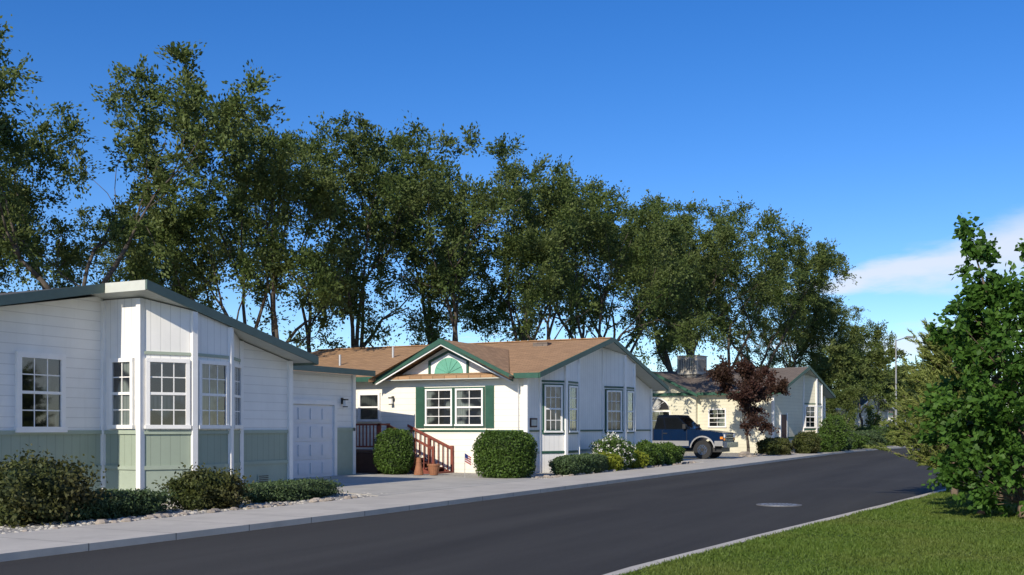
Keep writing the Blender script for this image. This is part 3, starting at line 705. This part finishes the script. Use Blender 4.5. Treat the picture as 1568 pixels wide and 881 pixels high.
# dense young maple with two leading shoots
def maple():
    rng=np.random.default_rng(17); mb=MB(); cs=[];ax=[]
    R=np.array([.4472,-.8944,0])
    mb.tube((0,0,0),(0,0,1.6),.07,.055,8); mb.tube((0,0,1.6),tuple(R*-.35+np.array([0,0,3.0])),.05,.03,7); mb.tube((0,0,1.6),tuple(R*.4+np.array([0,0,3.1])),.05,.03,7)
    a0=R*-.95+np.array([0,0,5.0]); b0=R*.18+np.array([0,0,4.75])
    mb.tube(tuple(R*-.35+np.array([0,0,3.0])),tuple(a0),.03,.006,6); mb.tube(tuple(R*.4+np.array([0,0,3.1])),tuple(b0),.03,.006,6)
    cl_=[]
    for i in range(330):
        z=rng.uniform(.22,3.9); prof=np.interp(z,[.2,.7,1.6,2.8,3.5,3.9],[.75,1.2,1.35,1.15,.9,.5])
        t=rng.uniform(0,2*math.pi); r=prof*rng.uniform(.2,1.0)**.55*(1+.24*math.sin(3*t+z*2.3)+.16*math.sin(6*z+t))
        p=np.array([math.cos(t)*r,math.sin(t)*r,z]); cl_.append((p,np.array([math.cos(t),math.sin(t),.6]),rng.uniform(.22,.5),rng.uniform(.35,1.2)))
        mb.tube((0,0,max(.3,z-.5*r)) if z<1.7 else tuple(R*(-.25 if p@R<0 else .25)+np.array([0,0,max(1.6,z-.6*r)])),tuple(p),.012,.004,4)
    for (s,e,n_) in ((R*-.5+np.array([0,0,3.6]),a0,14),(R*-.85+np.array([0,0,4.4]),R*-.62+np.array([0,0,4.55]),5),(R*.3+np.array([0,0,3.7]),b0,10),(R*-1.0+np.array([0,0,2.8]),R*-1.25+np.array([0,0,3.5]),5),(R*.9+np.array([0,0,3.0]),R*1.1+np.array([0,0,4.6]),12)):
        for i in range(n_):
            k=i/(n_-1); sp=.24*(1-k)+.04; p=s+(e-s)*k+rng.normal(0,sp*.6,3)*np.array([1,1,.4]); cl_.append((p,nrm(rng.normal(size=3))+np.array([0,0,.4]),.16+sp*.5,.45))
    for p,d,L,dn in cl_:
        for k in range(4):
            td=nrm(nrm(d)*.7+rng.normal(size=3)*.6); m_=int(28*dn)+2; t=rng.random(m_)[:,None]
            cs.append(p+td*L*t+rng.normal(0,.04,(m_,3))); ax.append(np.repeat(td[None],m_,0)+np.array([0,0,-.4]))
    w_=mb.mesh('trunk_and_limbs'); w_.materials.append(M['bark_l'])
    return w_,leafmesh('leaves',np.concatenate(cs),.105,.08,LEAF['maple'],rng,np.concatenate(ax))
place('maple_tree',maple(),8.6,17.6,0,1)
def pine():
    rng=np.random.default_rng(5); mb=MB(); cs=[];ax=[]
    mb.tube((0,0,0),(0,0,3.5),.08,.02,8)
    for i in range(330):
        z=rng.uniform(.3,3.3); t=rng.uniform(0,2*math.pi); L=(1.35*(1-z/4.6)+.35)*rng.uniform(.55,1.2)
        d=nrm(np.array([math.cos(t),math.sin(t),rng.uniform(.35,1.1)])); p=np.array([0,0,z]); q=p+d*L
        mb.tube(p,q,.013,.004,4)
        for j in range(7):
            f=rng.uniform(.25,1); s=p+d*L*f; sd=nrm(d+rng.normal(0,.3,3)); sl_=rng.uniform(.2,.45); m_=36
            tt=rng.random(m_)[:,None]; cs.append(s+sd*sl_*tt+rng.normal(0,.015,(m_,3))); ax.append(np.repeat(sd[None],m_,0)+rng.normal(0,.4,(m_,3)))
    w_=mb.mesh('trunk'); w_.materials.append(M['bark_l'])
    return w_,leafmesh('needles',np.concatenate(cs),.14,.024,LEAF['pine'],rng,np.concatenate(ax))
place('pine_tree',pine(),10.0,23.6,0,1.0)
def shrub(name,x,y,rx,ry,h,n,l,w,mat,p=2.4,rot=0,seed=1,lump=.12,flowers=0,z0=.08,shoots=0):
    rng=np.random.default_rng(seed); d=rng.normal(size=(n,3)); d/=np.linalg.norm(d,axis=1)[:,None]
    nr=(np.abs(d)**p).sum(1)**(1/p); ph=rng.uniform(0,6,6)
    def lum(d): return 1+lump*(np.sin(d[:,0]*5+ph[0])*np.sin(d[:,1]*5+ph[1])+.6*np.sin(d[:,2]*7+ph[2]+d[:,0]*6))
    r=rng.uniform(.82,1.03,n)*lum(d)/nr
    if shoots: r*=1+shoots*(rng.random(n)**6)
    c=d*r[:,None]*np.array([rx,ry,h/2])+np.array([0,0,h/2])
    c=c[c[:,2]>.0]
    root=empty(name,(x,y,z0),rot)
    mkobj('leaves',leafmesh('leaves',c,l,w,mat,rng),None,root)
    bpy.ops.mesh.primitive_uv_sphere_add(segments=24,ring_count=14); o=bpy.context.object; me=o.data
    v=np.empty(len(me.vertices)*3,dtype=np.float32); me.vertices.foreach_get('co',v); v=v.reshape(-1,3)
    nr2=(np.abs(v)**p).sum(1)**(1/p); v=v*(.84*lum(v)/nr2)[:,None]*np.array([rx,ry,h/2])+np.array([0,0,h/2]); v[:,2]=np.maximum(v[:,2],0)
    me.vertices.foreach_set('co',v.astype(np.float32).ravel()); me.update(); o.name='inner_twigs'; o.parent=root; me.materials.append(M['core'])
    if flowers:
        cc=d[:flowers]*(r[:flowers]*1.05)[:,None]*np.array([rx,ry,h/2])+np.array([0,0,h/2]); cc=cc[cc[:,2]>.2]
        cc=(cc[:,None,:]+rng.normal(0,.04,(len(cc),9,3))).reshape(-1,3); mkobj('blossoms',leafmesh('blossoms',cc,.06,.05,LEAF['flow'],rng),None,root)
    return root
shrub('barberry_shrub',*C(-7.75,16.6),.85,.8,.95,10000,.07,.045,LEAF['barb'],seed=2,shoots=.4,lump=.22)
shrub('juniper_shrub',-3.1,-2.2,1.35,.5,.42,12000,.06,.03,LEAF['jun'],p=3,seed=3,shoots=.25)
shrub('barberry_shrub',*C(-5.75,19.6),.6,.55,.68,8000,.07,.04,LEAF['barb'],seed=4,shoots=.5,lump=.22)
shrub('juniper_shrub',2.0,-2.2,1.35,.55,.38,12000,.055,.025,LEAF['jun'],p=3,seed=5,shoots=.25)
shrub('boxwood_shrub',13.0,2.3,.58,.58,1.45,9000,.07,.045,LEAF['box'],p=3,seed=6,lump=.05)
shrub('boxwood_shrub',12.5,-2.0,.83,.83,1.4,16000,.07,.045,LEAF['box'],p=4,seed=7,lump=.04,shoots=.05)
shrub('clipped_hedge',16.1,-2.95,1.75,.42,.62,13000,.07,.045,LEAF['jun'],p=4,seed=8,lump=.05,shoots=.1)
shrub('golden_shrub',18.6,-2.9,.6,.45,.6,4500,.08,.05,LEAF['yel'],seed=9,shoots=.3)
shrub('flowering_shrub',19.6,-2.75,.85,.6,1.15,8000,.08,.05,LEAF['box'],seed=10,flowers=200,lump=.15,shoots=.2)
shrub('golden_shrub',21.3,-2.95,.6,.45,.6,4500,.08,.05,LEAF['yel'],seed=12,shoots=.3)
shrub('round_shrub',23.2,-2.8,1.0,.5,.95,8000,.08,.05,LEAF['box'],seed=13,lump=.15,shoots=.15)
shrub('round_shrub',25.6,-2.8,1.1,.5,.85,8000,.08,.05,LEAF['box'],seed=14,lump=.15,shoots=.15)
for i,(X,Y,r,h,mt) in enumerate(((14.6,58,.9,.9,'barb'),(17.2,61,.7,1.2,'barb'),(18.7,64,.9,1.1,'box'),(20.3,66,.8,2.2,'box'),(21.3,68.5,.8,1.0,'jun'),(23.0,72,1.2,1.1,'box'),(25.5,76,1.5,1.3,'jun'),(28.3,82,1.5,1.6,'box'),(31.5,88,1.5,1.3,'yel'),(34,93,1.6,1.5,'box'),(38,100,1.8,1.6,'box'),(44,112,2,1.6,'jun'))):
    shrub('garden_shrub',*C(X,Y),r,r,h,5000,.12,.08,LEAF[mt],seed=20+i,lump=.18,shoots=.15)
# grass
rng=np.random.default_rng(8)
n=330000
Y=rng.uniform(10,34,n); X=rng.uniform(.0,.52,n)*Y
keep=rng.random(n)<np.clip(1.3*(12/Y),0,1); X,Y=X[keep],Y[keep]
gx=CAM[0]+.4472*X+.8944*Y; gy_=CAM[1]-.8944*X+.4472*Y
rcv=np.interp(gx,[p[0] for p in RC],[p[1] for p in RC]); k=gy_<rcv-.14; gx,gy_,Yk=gx[k],gy_[k],Y[k]
n=len(gx); base=np.stack([gx,gy_,np.full(n,.085)],1); hh=rng.uniform(.02,.06,n)*(.8+.3*np.sin(gx*2.1)*np.sin(gy_*1.7)); t=rng.uniform(0,6.28,n); wd=.005+.0005*Yk
ln=rng.normal(0,.02,(n,2))
v=np.empty((n,3,3)); side=np.stack([np.cos(t)*wd,np.sin(t)*wd,np.zeros(n)],1)
v[:,0]=base-side; v[:,1]=base+side; v[:,2]=base+np.stack([ln[:,0],ln[:,1],hh],1)
me=bpy.data.meshes.new('grass'); me.vertices.add(n*3); me.vertices.foreach_set('co',v.ravel().astype(np.float32)); me.loops.add(n*3); me.loops.foreach_set('vertex_index',np.arange(n*3,dtype=np.int32))
me.polygons.add(n); me.polygons.foreach_set('loop_start',np.arange(0,n*3,3,dtype=np.int32)); me.polygons.foreach_set('loop_total',np.full(n,3,dtype=np.int32)); me.update(calc_edges=True)
mkobj('grass',me,LEAF['grass'])
# ---------------------------------------------------------------- small things
def rocks(name,pts,smin,smax,mat,seed):
    rng=random.Random(seed); mb=MB()
    for x,y in pts:
        s=rng.uniform(smin,smax); ring=[]; K=7
        for zi,(zz,rr) in enumerate(((0,1),(.35,1.05),(.7,.6))):
            ring.append([(x+s*rr*math.cos(6.283*k/K)*rng.uniform(.8,1.2),y+s*rr*math.sin(6.283*k/K)*rng.uniform(.8,1.2),.085+s*zz) for k in range(K)])
        for a in range(2):
            for k in range(K): mb.poly([ring[a][k],ring[a][(k+1)%K],ring[a+1][(k+1)%K],ring[a+1][k]])
        mb.poly(ring[2])
    return mkobj(name,mb.mesh(name),M[mat])
rr=random.Random(3)
rocks('border_stones',[(rr.uniform(-6,3),-3.2+rr.uniform(-.1,.1)) for i in range(40)]+[(rr.uniform(12.5,28.5),-3.22+rr.uniform(-.12,.2)) for i in range(90)],.04,.11,'stone',2)
rocks('border_stones',[(rr.uniform(38,50),-3.1+rr.uniform(-.2,.5)) for i in range(60)],.05,.16,'stone',5)
rocks('boulder',[(40.6,-2.3)],.32,.34,'stone',9)
rocks('lawn_edge_stones',[C(8.2,18.2),C(8.5,18.0),C(8.9,17.9)],.08,.14,'terra',11)
pb_=[(rr.uniform(-7,4.5),rr.uniform(-3.3,-.7)) for i in range(1500)]+[(rr.uniform(12.4,28),rr.uniform(-3.3,-2.2)) for i in range(1200)]
rocks('gravel_pebbles',pb_,.015,.04,'side',6)
fl=Multi('garden_flag',(*C(-1.42,31.4),.09)); fl('pole','metal').tube((0,0,0),(0,0,.75),.01,.008,6)
M['red']=simple('flag_red',(.5,.03,.03),.7,.05); M['navy']=simple('flag_blue',(.03,.04,.2),.7,.05)
for i in range(7):
    fl('stripes','red' if i%2==0 else 'trim_w').beam((0,0,.74-i*.035),(.18,-.12,.62-i*.035),.006,.034)
fl('canton','navy').beam((-.002,-.006,.745),(.08,-.056,.69),.012,.13); fl.done()
po=Multi('flower_pot',(12.9,.75,.1)); po('pot','terra').tube((0,0,0),(0,0,.3),.13,.2,16); po('rim','terra').tube((0,0,.3),(0,0,.35),.22,.22,16); po.done()
po=Multi('garden_statue',(12.8,1.25,.1)); po('base','terra').tube((0,0,0),(0,0,.15),.16,.14,12); po('body','terra').tube((0,0,.15),(0,0,.4),.13,.08,12); po('head','terra').tube((0,0,.4),(0,0,.55),.09,.07,12); po.done()
sl_=Multi('street_lamp',(*C(33.1,90),0)); sl_('pole','metal').tube((0,0,0),(0,0,9.2),.1,.06,10); sl_('arm','metal').tube((0,0,9.1),(1.1,-.9,9.5),.04,.04,8)
sl_('head','metal').obox((1.0,-.8),(.77,-.64),(.64,.77),0,.8,-.15,.15,9.42,9.55); sl_('lens','trim_w').obox((1.0,-.8),(.77,-.64),(.64,.77),.1,.7,-.1,.1,9.39,9.419); sl_.done()
bpy.context.view_layer.update()
